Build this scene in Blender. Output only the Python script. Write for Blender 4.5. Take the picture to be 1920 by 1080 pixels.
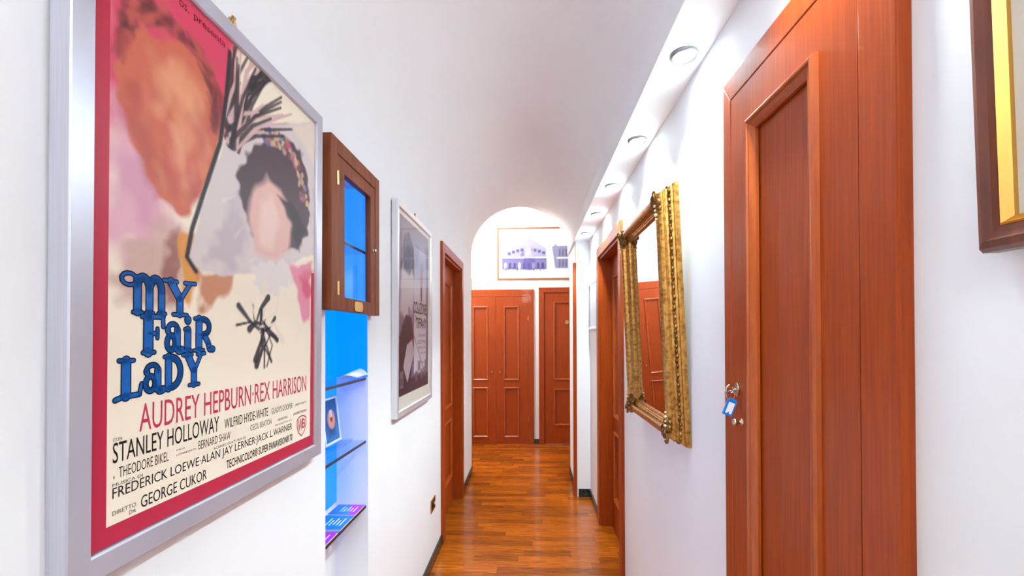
import bpy, bmesh, math, random
import numpy as np
from mathutils import Vector, Matrix
random.seed(7)
PI = math.pi
for o in list(bpy.data.objects): bpy.data.objects.remove(o)
SC = bpy.context.scene
COL = SC.collection

# ------------------------------------------------------------------ camera
cam_d = bpy.data.cameras.new('camera'); cam = bpy.data.objects.new('camera', cam_d); COL.objects.link(cam)
cam_d.sensor_width = 36.0; cam_d.lens = 830.0 * 36.0 / 1920.0
cam_d.shift_y = 0.04348; cam_d.clip_start = 0.02
yaw, pit, roll = math.atan(34 / 830.0), .0068, .0035
M = Matrix.Rotation(yaw, 4, 'Z') @ Matrix.Rotation(pit, 4, 'X') @ Matrix.Rotation(roll, 4, 'Y') @ Matrix.Rotation(PI / 2, 4, 'X')
M.translation = Vector((0, 0, 1.51)); cam.matrix_world = M
SC.camera = cam
# ------------------------------------------------------------------ world, lights, exposure
w = bpy.data.worlds.new('world'); SC.world = w; w.use_nodes = True
w.node_tree.nodes['Background'].inputs[0].default_value = (.9, .92, 1, 1)
w.node_tree.nodes['Background'].inputs[1].default_value = .02
SC.view_settings.view_transform = 'Standard'; SC.view_settings.look = 'None'
SC.view_settings.gamma = 1.0; SC.view_settings.use_curve_mapping = False
SC.view_settings.exposure = 2.06
DOWN_W, HALL_W, ENTRY_FILL_W = 11.5, 18.0, 6.0
BLUE_E = 0.237

# ------------------------------------------------------------------ materials
def s2l(c):
    return tuple(((x / 255) / 12.92 if x / 255 <= .04045 else ((x / 255 + .055) / 1.055) ** 2.4) for x in c)
def mat(name, col, rough=.5, metal=0, spec=.5, coat=0, emit=None, estr=0, srgb=True):
    m = bpy.data.materials.new(name); m.use_nodes = True
    p = m.node_tree.nodes['Principled BSDF']
    c = s2l(col) if srgb else col
    p.inputs['Base Color'].default_value = (*c, 1); p.inputs['Roughness'].default_value = rough
    p.inputs['Metallic'].default_value = metal; p.inputs['Specular IOR Level'].default_value = spec
    p.inputs['Coat Weight'].default_value = coat
    if emit: p.inputs['Emission Color'].default_value = (*s2l(emit), 1); p.inputs['Emission Strength'].default_value = estr
    return m
def ramp(nt, fac, stops):
    r = nt.nodes.new('ShaderNodeValToRGB'); cr = r.color_ramp
    while len(cr.elements) < len(stops): cr.elements.new(.5)
    for e, (p, c) in zip(cr.elements, stops): e.position = p; e.color = (*s2l(c), 1)
    nt.links.new(fac, r.inputs[0]); return r.outputs[0]
def noise_mat(name, stops, scale=(1, 1, 1), nscale=8, detail=5, rough=.5, metal=0, coat=0, bump=0, spec=.5, coords='Position', randoff=False, objvar=0, distortion=0):
    m = mat(name, (128, 128, 128), rough, metal, spec, coat); nt = m.node_tree; p = nt.nodes['Principled BSDF']
    if coords == 'Position': src = nt.nodes.new('ShaderNodeNewGeometry').outputs['Position']
    else: src = nt.nodes.new('ShaderNodeTexCoord').outputs[coords]
    mp = nt.nodes.new('ShaderNodeMapping'); mp.inputs['Scale'].default_value = scale; nt.links.new(src, mp.inputs[0])
    if randoff:
        oi = nt.nodes.new('ShaderNodeObjectInfo'); mu = nt.nodes.new('ShaderNodeMath'); mu.operation = 'MULTIPLY'; mu.inputs[1].default_value = 57.0
        nt.links.new(oi.outputs['Random'], mu.inputs[0]); cx = nt.nodes.new('ShaderNodeCombineXYZ')
        for i in range(3): nt.links.new(mu.outputs[0], cx.inputs[i])
        nt.links.new(cx.outputs[0], mp.inputs['Location'])
    n = nt.nodes.new('ShaderNodeTexNoise'); n.inputs['Scale'].default_value = nscale; n.inputs['Detail'].default_value = detail
    n.inputs['Distortion'].default_value = distortion
    nt.links.new(mp.outputs[0], n.inputs[0])
    c = ramp(nt, n.outputs[0], stops)
    if objvar:
        oi = nt.nodes.new('ShaderNodeObjectInfo'); mr = nt.nodes.new('ShaderNodeMapRange')
        mr.inputs[3].default_value = 1 - objvar; mr.inputs[4].default_value = 1 + objvar
        nt.links.new(oi.outputs['Random'], mr.inputs[0]); hs = nt.nodes.new('ShaderNodeHueSaturation')
        nt.links.new(mr.outputs[0], hs.inputs['Value']); nt.links.new(c, hs.inputs['Color']); c = hs.outputs[0]
    nt.links.new(c, p.inputs['Base Color'])
    if bump:
        b = nt.nodes.new('ShaderNodeBump'); b.inputs['Strength'].default_value = bump; b.inputs['Distance'].default_value = .002
        nt.links.new(n.outputs[0], b.inputs['Height']); nt.links.new(b.outputs[0], p.inputs['Normal'])
    return m
def print_mat(name, rough=.4):
    m = mat(name, (200, 200, 200), rough, 0, .3); nt = m.node_tree
    a = nt.nodes.new('ShaderNodeAttribute'); a.attribute_name = 'ink'
    nt.links.new(a.outputs['Color'], nt.nodes['Principled BSDF'].inputs['Base Color']); return m

WALL = noise_mat('white_plaster', [(.3, (244, 245, 248)), (.7, (247, 248, 250))], nscale=3, rough=.75, spec=.25)
VAULT = noise_mat('vault_plaster', [(.3, (244, 244, 247)), (.7, (247, 247, 249))], nscale=3, rough=.8, spec=.2)
DOORW = noise_mat('cherry_veneer', [(.25, (146, 54, 9)), (.5, (160, 64, 12)), (.75, (174, 75, 17))], scale=(34, 34, 1.1), nscale=5, detail=6, rough=.38, coat=.1, bump=.02, spec=.25, randoff=True)
DOORM = noise_mat('cherry_moulding', [(.25, (158, 66, 18)), (.75, (184, 88, 28))], scale=(14, 14, 2), nscale=5, rough=.3, coat=.25, randoff=True)
CABW = noise_mat('walnut_cabinet', [(.25, (108, 50, 22)), (.5, (128, 64, 32)), (.8, (146, 76, 40))], scale=(18, 18, 1.6), nscale=4, rough=.55, spec=.3, coat=.0, bump=.03)
MAHOG = noise_mat('mahogany_frame', [(.25, (84, 38, 26)), (.8, (132, 70, 42))], scale=(14, 14, 2), nscale=4, rough=.35, coat=.2)
PALEWD = noise_mat('pale_oak_frame', [(.3, (150, 96, 56)), (.7, (172, 116, 70))], scale=(2, 20, 20), nscale=4, rough=.45)
PLANK = noise_mat('parquet_wood', [(.2, (108, 46, 5)), (.42, (156, 76, 10)), (.6, (178, 94, 17)), (.8, (206, 122, 34))], scale=(2.2, 26, 1), nscale=3.0, detail=7, rough=.24, coat=.25, randoff=True, objvar=.33, distortion=.8)
MARBLE = noise_mat('dark_green_marble', [(.4, (22, 34, 30)), (.62, (44, 62, 54)), (.8, (92, 108, 98))], nscale=30, rough=.25)
ALU = noise_mat('brushed_aluminium', [(.3, (196, 196, 208)), (.7, (208, 208, 220))], scale=(60, 1, 1), nscale=6, rough=.34, metal=.55)
SILVER = mat('white_silver_moulding', (222, 222, 226), .3, .55)
GOLD = noise_mat('antique_gold', [(.3, (128, 82, 36)), (.5, (182, 130, 60)), (.75, (212, 162, 88))], nscale=70, detail=9, rough=.36, metal=.85, bump=.25)
GOLDR = noise_mat('carved_gold', [(.35, (78, 48, 20)), (.6, (150, 106, 52)), (.8, (196, 158, 92))], nscale=60, detail=6, rough=.42, metal=.75, bump=.6)
PEARL = mat('cream_gilt_bead', (232, 208, 160), .3, .5)
BRASS = mat('polished_brass', (214, 176, 104), .22, 1)
BRIGHTGOLD = mat('bright_gold_slip', (206, 158, 78), .3, .8)
STEEL = mat('nickel_steel', (200, 190, 176), .22, 1)
RIMM = mat('satin_rim', (150, 150, 154), .3, .7)
CHROME = mat('chrome_rim', (215, 215, 218), .15, 1)
MIRRORM = mat('silvered_glass', (236, 238, 236), .0, 1)
LAMPM = mat('lit_bulb', (255, 255, 255), .4, emit=(226, 248, 255), estr=31)
SHADEM = mat('lit_lamp_shade', (255, 255, 255), .4, emit=(255, 250, 240), estr=4)
BLUEP = mat('backlit_blue_acrylic', (0, 60, 190), .3, emit=(0, 146, 255), estr=BLUE_E)
LEDB = mat('added_blue_led', (0, 60, 200), .3, emit=(0, 90, 255), estr=6)
BLUETAG = mat('blue_plastic', (20, 120, 210), .3)
PAPER = mat('white_paper', (236, 236, 238), .6)
CREAM = mat('cream_card', (232, 222, 200), .6)
RED = mat('crimson_ink', (192, 42, 70), .4, 0, .3)
CREAMINK = mat('cream_print', (238, 224, 200), .4, 0, .3)
TXT = mat('black_ink', (30, 24, 26), .5, 0, .2)
TXTGREY = mat('grey_ink', (110, 96, 88), .5, 0, .2)
TXTRED = mat('rose_ink', (200, 56, 88), .5, 0, .2)
TXTDRED = mat('dark_red_ink', (140, 24, 50), .5, 0, .2)
TXTBLUE = mat('blue_ink', (10, 98, 182), .4, 0, .3)
TXTNAVY = mat('navy_ink', (16, 26, 60), .4, 0, .2)
INK = print_mat('printed_ink')
BLACKP = mat('black_plastic', (22, 22, 24), .35)
MAG = mat('magenta_cover', (186, 30, 190), .35)
BLUEC = mat('blue_cover', (24, 120, 226), .35)
WHITEPL = mat('white_gloss', (240, 240, 244), .3)
DONUT = mat('orange_glaze', (222, 140, 108), .4)
def glass(name, col=(1, 1, 1), rough=0.0):
    m = bpy.data.materials.new(name); m.use_nodes = True; nt = m.node_tree
    for n in list(nt.nodes): nt.nodes.remove(n)
    o = nt.nodes.new('ShaderNodeOutputMaterial'); t = nt.nodes.new('ShaderNodeBsdfTransparent'); g = nt.nodes.new('ShaderNodeBsdfGlossy')
    t.inputs[0].default_value = (*col, 1); g.inputs['Roughness'].default_value = rough
    lw = nt.nodes.new('ShaderNodeLayerWeight'); pw = nt.nodes.new('ShaderNodeMath'); pw.operation = 'POWER'; pw.inputs[1].default_value = 5
    fr = nt.nodes.new('ShaderNodeMath'); fr.operation = 'MULTIPLY_ADD'; fr.inputs[1].default_value = .25; fr.inputs[2].default_value = .008
    nt.links.new(lw.outputs['Facing'], pw.inputs[0]); nt.links.new(pw.outputs[0], fr.inputs[0]); mx = nt.nodes.new('ShaderNodeMixShader')
    nt.links.new(fr.outputs[0], mx.inputs[0]); nt.links.new(t.outputs[0], mx.inputs[1]); nt.links.new(g.outputs[0], mx.inputs[2])
    nt.links.new(mx.outputs[0], o.inputs[0]); return m
GLASS = glass('clear_glass', (.97, .98, 1))
SHELFG = glass('shelf_glass', (.86, .93, .97))
EDGEG = mat('dark_glass_edge', (30, 34, 52), .15, 0, .6)

# ------------------------------------------------------------------ mesh helpers
def link(name, me, m, parent=None, loc=(0, 0, 0)):
    o = bpy.data.objects.new(name, me); COL.objects.link(o); o.location = loc
    if m is not None: me.materials.append(m)
    if parent: o.parent = parent
    return o
class MB:
    def __init__(s): s.v = []; s.f = []
    def add(s, vs, fs):
        b = len(s.v); s.v += [tuple(p) for p in vs]; s.f += [tuple(i + b for i in f) for f in fs]; return s
    def box(s, a0, a1, b0, b1, c0, c1):
        vs = [(x, y, z) for z in (c0, c1) for y in (b0, b1) for x in (a0, a1)]
        return s.add(vs, [(0, 2, 3, 1), (4, 5, 7, 6), (0, 1, 5, 4), (2, 6, 7, 3), (0, 4, 6, 2), (1, 3, 7, 5)])
    def prism(s, poly, w0, w1):
        n = len(poly)
        return s.add([(x, y, w0) for x, y in poly] + [(x, y, w1) for x, y in poly],
                     [tuple(range(n - 1, -1, -1)), tuple(range(n, 2 * n))] + [(i, (i + 1) % n, n + (i + 1) % n, n + i) for i in range(n)])
    def flat(s, poly, w): return s.add([(x, y, w) for x, y in poly], [tuple(range(len(poly)))])
    def ringframe(s, u0, u1, v0, v1, prof):
        # closed moulding profile [(inset, height)] swept round a rectangle, mitred corners
        n = len(prof); vs = []
        for (cx, cy, sx, sy) in ((u0, v0, 1, 1), (u1, v0, -1, 1), (u1, v1, -1, -1), (u0, v1, 1, -1)):
            vs += [(cx + sx * a, cy + sy * a, h) for a, h in prof]
        fs = []
        for c in range(4):
            d = (c + 1) % 4
            for i in range(n):
                j = (i + 1) % n; fs.append((c * n + i, d * n + i, d * n + j, c * n + j))
        return s.add(vs, fs)
    def lathe(s, prof, seg=20, mtx=None):
        vs = []; fs = []; n = len(prof)
        for k in range(seg):
            a = 2 * PI * k / seg
            vs += [Vector((r * math.cos(a), r * math.sin(a), h)) for r, h in prof]
        for k in range(seg):
            l = (k + 1) % seg
            for i in range(n - 1): fs.append((k * n + i, l * n + i, l * n + i + 1, k * n + i + 1))
        fs.append(tuple(k * n for k in range(seg))[::-1]); fs.append(tuple(k * n + n - 1 for k in range(seg)))
        if mtx: vs = [mtx @ v for v in vs]
        return s.add(vs, fs)
    def ball(s, c, r, seg=10, rings=6, mtx=None):
        vs = []; fs = []
        r3 = (r, r, r) if not isinstance(r, tuple) else r
        for i in range(rings + 1):
            t = PI * i / rings
            for k in range(seg):
                a = 2 * PI * k / seg; p = Vector((r3[0] * math.sin(t) * math.cos(a), r3[1] * math.sin(t) * math.sin(a), r3[2] * math.cos(t)))
                if mtx: p = mtx @ p
                vs.append(p + Vector(c))
        for i in range(rings):
            for k in range(seg):
                l = (k + 1) % seg; fs.append((i * seg + k, (i + 1) * seg + k, (i + 1) * seg + l, i * seg + l))
        return s.add(vs, fs)
    def tube(s, pts, rad, seg=8, closed=False):
        pts = [Vector(p) for p in pts]; n = len(pts); vs = []; fs = []
        for i, p in enumerate(pts):
            a = pts[(i - 1) % n] if (closed or i > 0) else p; b = pts[(i + 1) % n] if (closed or i < n - 1) else p
            d = (b - a).normalized(); up = Vector((0, 0, 1)) if abs(d.z) < .9 else Vector((1, 0, 0))
            x = d.cross(up).normalized(); y = d.cross(x); r = rad[i] if isinstance(rad, (list, tuple)) else rad
            vs += [p + r * (math.cos(2 * PI * k / seg) * x + math.sin(2 * PI * k / seg) * y) for k in range(seg)]
        for i in range(n if closed else n - 1):
            j = (i + 1) % n
            for k in range(seg):
                l = (k + 1) % seg; fs.append((i * seg + k, i * seg + l, j * seg + l, j * seg + k))
        if not closed: fs += [tuple(range(seg))[::-1], tuple((n - 1) * seg + k for k in range(seg))]
        return s.add(vs, fs)
    def strip(s, pts, wd, w):      # flat stroke with round ends
        for i, (x, y) in enumerate(pts):
            r = (wd[i] if isinstance(wd, (list, tuple)) else wd) / 2
            s.flat([(x + r * math.cos(2 * PI * k / 12), y + r * math.sin(2 * PI * k / 12)) for k in range(12)], w)
            if i:
                x0, y0 = pts[i - 1]; r0 = (wd[i - 1] if isinstance(wd, (list, tuple)) else wd) / 2
                dx, dy = x - x0, y - y0; L = math.hypot(dx, dy) or 1; nx, ny = -dy / L, dx / L
                s.flat([(x0 + nx * r0, y0 + ny * r0), (x0 - nx * r0, y0 - ny * r0), (x - nx * r, y - ny * r), (x + nx * r, y + ny * r)], w)
        return s
    def build(s, name, m, parent=None, smooth=False, loc=(0, 0, 0), bevel=0, fixn=True):
        me = bpy.data.meshes.new(name); me.from_pydata(s.v, [], s.f)
        if fixn or bevel:
            bm = bmesh.new(); bm.from_mesh(me)
            if bevel: bmesh.ops.bevel(bm, geom=[e for e in bm.edges if e.calc_face_angle(0) > .6], offset=bevel, segments=2, affect='EDGES', profile=.6)
            if fixn: bmesh.ops.recalc_face_normals(bm, faces=bm.faces)
            bm.to_mesh(me); bm.free()
        if smooth:
            for p in me.polygons: p.use_smooth = True
        me.update(); return link(name, me, m, parent, loc)
def tag(o, label=None, cat=None, group=None, kind=None):
    if label: o['label'] = label
    if cat: o['category'] = cat
    if group: o['group'] = group
    if kind: o['kind'] = kind
    return o
LEFT, RIGHT, BACK = (PI / 2, 0, PI / 2), (PI / 2, 0, -PI / 2), (PI / 2, 0, 0)
# on a wall: local x runs along the wall, local y is up, local z sticks out of the wall
def empty(name, loc, rot=(0, 0, 0), lean=0):
    o = bpy.data.objects.new(name, None); COL.objects.link(o); o.empty_display_size = .05
    o.location = loc; o.rotation_euler = (rot[0] + lean, rot[1], rot[2]); return o
def text_mesh(name, s, u0, u1, v0, h, wz, m, parent, bold=0.0):
    cu = bpy.data.curves.new('t', 'FONT'); cu.body = s; cu.offset = bold; cu.resolution_u = 3
    o = bpy.data.objects.new('t', cu); COL.objects.link(o)
    me = bpy.data.meshes.new_from_object(o.evaluated_get(bpy.context.evaluated_depsgraph_get()))
    bpy.data.objects.remove(o); bpy.data.curves.remove(cu)
    if not len(me.vertices): return None
    xs = [v.co.x for v in me.vertices]; ys = [v.co.y for v in me.vertices]
    x0, x1, y0, y1 = min(xs), max(xs), min(ys), max(ys)
    for v in me.vertices:
        v.co = (u0 + (v.co.x - x0) / (x1 - x0) * (u1 - u0), v0 + (v.co.y - y0) / (y1 - y0) * h, wz)
    me.name = name; me.materials.clear(); return link(name, me, m, parent)

# ------------------------------------------------------------------ little painter for flat prints
class Canvas:
    def __init__(s, wd, ht, nx, ny, base, seed=1):
        s.wd, s.ht, s.nx, s.ny = wd, ht, nx, ny
        s.X, s.Y = np.meshgrid(np.linspace(0, wd, nx), np.linspace(0, ht, ny))
        s.a = np.ones((ny, nx, 3)) * np.array(s2l(base)); s.rng = np.random.default_rng(seed)
    def noise(s, cell):
        gx = max(2, int(s.wd / cell) + 2); gy = max(2, int(s.ht / cell) + 2); g = s.rng.random((gy, gx))
        fx = s.X / s.wd * (gx - 1.001); fy = s.Y / s.ht * (gy - 1.001); i = fx.astype(int); j = fy.astype(int); fx = fx - i; fy = fy - j
        fx = fx * fx * (3 - 2 * fx); fy = fy * fy * (3 - 2 * fy)
        return (g[j, i] * (1 - fx) + g[j, i + 1] * fx) * (1 - fy) + (g[j + 1, i] * (1 - fx) + g[j + 1, i + 1] * fx) * fy
    def mix(s, m, col, al=1.0):
        m = np.clip(m * al, 0, 1)[..., None]; s.a = s.a * (1 - m) + np.array(s2l(col)) * m
    def polydist(s, pts):
        d = np.full(s.X.shape, 9.); ins = np.zeros(s.X.shape, bool); n = len(pts)
        for i in range(n):
            x0, y0 = pts[i]; x1, y1 = pts[(i + 1) % n]; dx, dy = x1 - x0, y1 - y0
            t = np.clip(((s.X - x0) * dx + (s.Y - y0) * dy) / (dx * dx + dy * dy + 1e-12), 0, 1)
            d = np.minimum(d, np.hypot(s.X - x0 - t * dx, s.Y - y0 - t * dy))
            if y0 != y1:
                c = ((y0 > s.Y) != (y1 > s.Y)) & (s.X < (x1 - x0) * (s.Y - y0) / (y1 - y0) + x0); ins ^= c
        return np.where(ins, d, -d)
    def poly(s, pts, col, soft=.003, al=1, rough=0, cell=.02):
        d = s.polydist(pts)
        if rough: d = d + (s.noise(cell) - .5) * rough
        s.mix(np.clip(d / soft + .5, 0, 1), col, al)
    def stroke(s, pts, w0, w1, col, soft=.002, al=1):
        m = np.zeros(s.X.shape); n = len(pts) - 1
        for i in range(n):
            x0, y0 = pts[i]; x1, y1 = pts[i + 1]; dx, dy = x1 - x0, y1 - y0
            t = np.clip(((s.X - x0) * dx + (s.Y - y0) * dy) / (dx * dx + dy * dy + 1e-12), 0, 1)
            r = (w0 + (w1 - w0) * (i + t) / n) / 2; m = np.maximum(m, np.clip((r - np.hypot(s.X - x0 - t * dx, s.Y - y0 - t * dy)) / soft + .5, 0, 1))
        s.mix(m, col, al)
    def build(s, name, parent, u, v, wz):
        nx, ny = s.nx, s.ny
        vs = np.stack([s.X.ravel() + u, s.Y.ravel() + v, np.full(nx * ny, wz)], 1)
        idx = np.arange(nx * ny).reshape(ny, nx)
        fs = np.stack([idx[:-1, :-1], idx[:-1, 1:], idx[1:, 1:], idx[1:, :-1]], -1).reshape(-1, 4)
        me = bpy.data.meshes.new(name); me.from_pydata(vs.tolist(), [], fs.tolist())
        at = me.color_attributes.new('ink', 'FLOAT_COLOR', 'POINT')
        at.data.foreach_set('color', np.concatenate([s.a.reshape(-1, 3), np.ones((nx * ny, 1))], 1).astype(np.float32).ravel())
        return link(name, me, INK, parent)

# ------------------------------------------------------------------ room shell
XL, XR, XC, XS = -.65, .56, .435, .412          # left wall, right wall, far right wall, soffit edge
YN, YC, YA, YB = -2.0, 4.18, 4.87, 6.18         # behind camera, column face, arch, back wall
ZS = 2.395
VC, VR = (XL + .425) / 2, (.425 - XL) / 2       # vault centre and radius
def struct(o, label, cat):
    return tag(o, label, cat, kind='structure')
# left wall: niche and door opening
N0, N1, NZ0, NZ1, NB = 1.38, 1.75, .30, 2.12, -.785
D1a, D1b, DH = 3.265, 4.095, 2.13
b = MB(); T = -.95
b.box(T, XL, YN, N0, 0, ZS); b.box(T, XL, N0, N1, 0, NZ0); b.box(T, XL, N0, N1, NZ1, ZS); b.box(T, XL - .004, YN, YA, ZS, ZS + .2); b.box(T, NB, N0, N1, NZ0, NZ1)
b.box(T, XL, N1, D1a, 0, ZS); b.box(T, XL, D1a, D1b, DH, ZS); b.box(T, XL, D1b, YA, 0, ZS); b.box(T, -.80, D1a, D1b, 0, DH)
wall_left = struct(b.build('wall_left', WALL), 'white plastered left corridor wall with a lit niche', 'wall')
# right wall: doorway; front closet door
D2a, D2b = 2.75, 3.555
b = MB(); T = .90
b.box(XR, T, YN, D2a, 0, 2.95); b.box(XR, T, D2a, D2b, DH, 2.95); b.box(XR, T, D2b, YC, 0, 2.95); b.box(.76, T, D2a, D2b, 0, DH)
b.box(XC, T, YC, YA, 0, ZS)
struct(b.build('wall_right', WALL), 'white right corridor wall washed by downlights', 'wall')
# vault
b = MB(); n = 48
for y in (YN, YA):
    for k in range(n + 1):
        a = PI - PI * k / n; b.v.append((VC + VR * math.cos(a), y, ZS + VR * math.sin(a)))
for k in range(n): b.f.append((k, k + 1, n + 2 + k, n + 1 + k))
vault = struct(b.build('ceiling', VAULT, smooth=True, fixn=False), 'white barrel vaulted corridor ceiling', 'ceiling')
MB().box(XS, XR, YN, YC, ZS, 2.62).build('soffit', WALL, vault)
MB().box(XS, XR, YC, YA, ZS - .0, 2.62).build('soffit', WALL, vault)
# arch wall seen from the hall, with the arch cut in it
b = MB(); pts = [(XL, 0), (XL, ZS)] + [(VC + VR * math.cos(PI - PI * k / n), ZS + VR * math.sin(PI - PI * k / n)) for k in range(1, n)] + [(XC, ZS), (XC, 0)]
outer = []
for x, z in pts:
    dx, dz = x - VC, max(z - ZS, 0)
    outer.append((-2.4, z) if (x == XL) else (1.9, z) if x == XC else None)
for y in (YA, YA + .02):
    for (x, z) in pts: b.v.append((x, y, z))
    for i, (x, z) in enumerate(pts):
        if outer[i]: b.v.append((outer[i][0], y, outer[i][1]))
        else:
            a = math.atan2(z - ZS, x - VC); t = min(2.2 / max(abs(math.cos(a)), 1e-4), (3.6 - ZS) / max(math.sin(a), 1e-4)); b.v.append((VC + t * math.cos(a), y, ZS + t * math.sin(a)))
m_ = len(pts)
for k in range(m_ - 1):
    b.f.append((k, k + 1, m_ + k + 1, m_ + k)); o_ = 2 * m_; b.f.append((o_ + k, o_ + k + 1, o_ + m_ + k + 1, o_ + m_ + k)); b.f.append((k, k + 1, o_ + k + 1, o_ + k))
struct(b.build('wall_arch', WALL, fixn=False), 'white wall with round arch between corridor and hall', 'wall')
HX0, HX1, HZ = -2.4, 1.9, 3.5
struct(MB().box(HX0, HX1, YB, YB + .2, 0, HZ).build('wall_back', WALL), 'white back wall of the hall above the wardrobe', 'wall')
struct(MB().box(HX0 - .2, HX0, YA + .02, YB, 0, HZ).build('wall_hall_left', WALL), 'white side wall closing the far hall on the left', 'wall')
struct(MB().box(HX1, HX1 + .2, YA + .02, YB, 0, HZ).build('wall_hall_right', WALL), 'white side wall closing the far hall on the right', 'wall')
struct(MB().box(HX0 - .2, HX1 + .2, YA, YB + .2, HZ, HZ + .1).build('ceiling_hall', WALL), 'white flat ceiling of the far hall', 'ceiling')
struct(MB().box(-.95, .9, YN - .2, YN, 0, 3.0).build('wall_near', WALL), 'white end wall behind the camera', 'wall')
# floor with parquet strips
floor = struct(MB().box(HX0 - .2, HX1 + .2, YN - .2, YB + .2, -.12, -.006).build('floor', PLANK), 'glossy honey brown parquet floor of short strips', 'floor')
pm = MB().box(-.5, .5, -.5, .5, -.5, .5); plank0 = None
PW = .0745; y = 2.30; cnt = 0
while y < YB - .001:
    hall = y > YA - .05
    x0, x1 = (-1.02, .60) if hall else (-.73, .645)
    x = x0 - random.uniform(0, .3); pw = min(PW, YB - y)
    while x < x1:
        L = random.choice((.30, .42, .42, .55)) * random.uniform(.92, 1.1); a0, a1 = max(x, x0), min(x + L, x1)
        if a1 - a0 > .03:
            if plank0 is None: o = pm.build('plank', PLANK, floor); plank0 = o
            else: o = plank0.copy(); COL.objects.link(o); o.parent = floor
            dz = random.uniform(-.0004, 0)
            o.scale = (a1 - a0 - .0008, pw - .0008, .0055); o.location = ((a0 + a1) / 2, y + pw / 2, -.00275 + dz); cnt += 1
        x += L
    y += PW
# baseboards
def base(name, segs, label):
    b = MB()
    for s in segs: b.box(*s, 0, .072)
    struct(b.build(name, MARBLE, bevel=.002), label, 'baseboard')
base('baseboard_left', [(XL, XL + .012, YN, 3.183), (XL, XL + .012, 4.178, YA)], 'dark green marble baseboard along the left wall')
base('baseboard_right', [(XR - .012, XR, YN, .664), (XR - .012, XR, 1.254, 2.666), (XR - .012, XR, 3.638, YC - .012), (XC + .013, XR, YC - .012, YC), (XC - .012, XC, YC + .03, YA)], 'dark green marble baseboard along the right wall')
base('baseboard_back', [(.052, .117, YB - .012, YB)], 'short dark marble baseboard between wardrobe and hall door')
# corner strip and metal corner beads
struct(MB().box(.404, .436, YC - .006, YC + .028, 0, 2.19).build('trim_1', DOORW, bevel=.002), 'narrow cherry wood strip on the corner of the right pier', 'trim')
b = MB(); b.box(XL - .001, XL + .004, YA - .004, YA + .022, 0, 2.14); struct(b.build('trim_2', STEEL), 'thin metal corner bead on the left arch jamb', 'trim')
b = MB(); b.box(XC - .004, XC + .001, YA - .004, YA + .022, 0, 2.14); struct(b.build('trim_3', STEEL), 'thin metal corner bead on the right arch jamb', 'trim')

# ------------------------------------------------------------------ doors
MOULD = [(0, 0), (.002, .010), (.008, .014), (.014, .009), (.019, .009), (.024, .003), (.024, -.014), (0, -.014)]
def leaf(parent, u0, u1, v0, v1, wf, th, panels, name='door_leaf', prof=MOULD, m=None):
    m = m or DOORW
    us = sorted({u0, u1} | {p[0] for p in panels} | {p[1] for p in panels}); b = MB(); pu0, pu1 = panels[0][0], panels[0][1]; g = .004
    b.box(u0, pu0, v0, v1, wf - th, wf); b.box(pu1, u1, v0, v1, wf - th, wf)
    ps = sorted(panels, key=lambda p: p[2]); z = v0
    for p in ps: b.box(pu0, pu1, z, p[2], wf - th, wf); z = p[3]
    b.box(pu0, pu1, z, v1, wf - th, wf)
    lf = b.build(name, m, parent)
    for p in ps:
        MB().box(p[0], p[1], p[2], p[3], wf - th + .002, wf - .012).build('panel', m, lf)
        MB().ringframe(p[0] - .004, p[1] + .004, p[2] - .004, p[3] + .004, [(a, h + wf) for a, h in prof]).build('panel_moulding', DOORM, lf)
    return lf
def casing(parent, U0, U1, u0, u1, vo, vi, proud, head=True):
    # bevelled boards: mitred at the head
    d = .012
    def board(pts_face, name):
        MB().prism(pts_face, -.002, proud).build(name, DOORW, parent, bevel=.004)
    board([(U0, 0), (u0, 0), (u0, vi), (U0, vo)], 'casing_jamb')
    board([(u1, 0), (U1, 0), (U1, vo), (u1, vi)], 'casing_jamb')
    board([(U0, vo), (u0, vi), (u1, vi), (U1, vo)], 'casing_head')
def lining(parent, u0, u1, v, w0, w1, t=.018):
    b = MB(); b.box(u0, u0 + t, 0, v, w0, w1); b.box(u1 - t, u1, 0, v, w0, w1); b.box(u0 + t, u1 - t, v - t, v, w0, w1)
    b.build('lining', DOORW, parent)
def oval_plate(parent, u, v, w, ru, rv, m=BRASS):
    MB().prism([(u + ru * math.cos(2 * PI * k / 24), v + rv * math.sin(2 * PI * k / 24)) for k in range(24)], w, w + .003).build('number_plate', m, parent, bevel=.0008)
def knob(parent, u, v, w, r=.012, m=BRASS, name='knob', sz=1.0):
    mt = Matrix.Translation((u, v, w)) @ Matrix.Diagonal((1, 1, sz, 1))
    MB().lathe([(.0, 0), (r * 1.0, 0), (r * .95, .003), (r * .4, .006), (r * .35, .016), (r * .8, .02), (r, .026), (r * .85, .032), (r * .3, .035), (0.0003, .0352)], 18, mt).build(name, m, parent, smooth=True)
# left wall door
d = empty('door_1', (XL, (D1a + D1b) / 2, 0), LEFT); hw = (D1b - D1a) / 2
casing(d, -.495, .495, -hw, hw, 2.20, DH, .02); lining(d, -hw, hw, DH, -.11, .004)
leaf(d, -hw + .018, hw - .018, .005, DH - .018, -.065, .04, [(-hw + .14, hw - .14, .25, .77), (-hw + .14, hw - .14, .89, 1.965)])
struct(d, 'cherry wood panelled door in the left wall past the black-and-white poster', 'door')
# right wall door
d = empty('door_2', (XR, (D2a + D2b) / 2, 0), RIGHT); hw = (D2b - D2a) / 2
casing(d, -.482, .482, -hw, hw, 2.205, DH, .02); lining(d, -hw, hw, DH, -.13, .004)
lf = leaf(d, -hw + .018, hw - .018, .005, DH - .018, -.085, .04, [(-hw + .13, hw - .13, .25, .77), (-hw + .13, hw - .13, .89, 1.965)])
oval_plate(lf, 0.0, 1.66, -.096, .03, .02)
struct(d, 'cherry wood panelled door in the right wall behind the gilt mirror', 'door')
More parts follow.
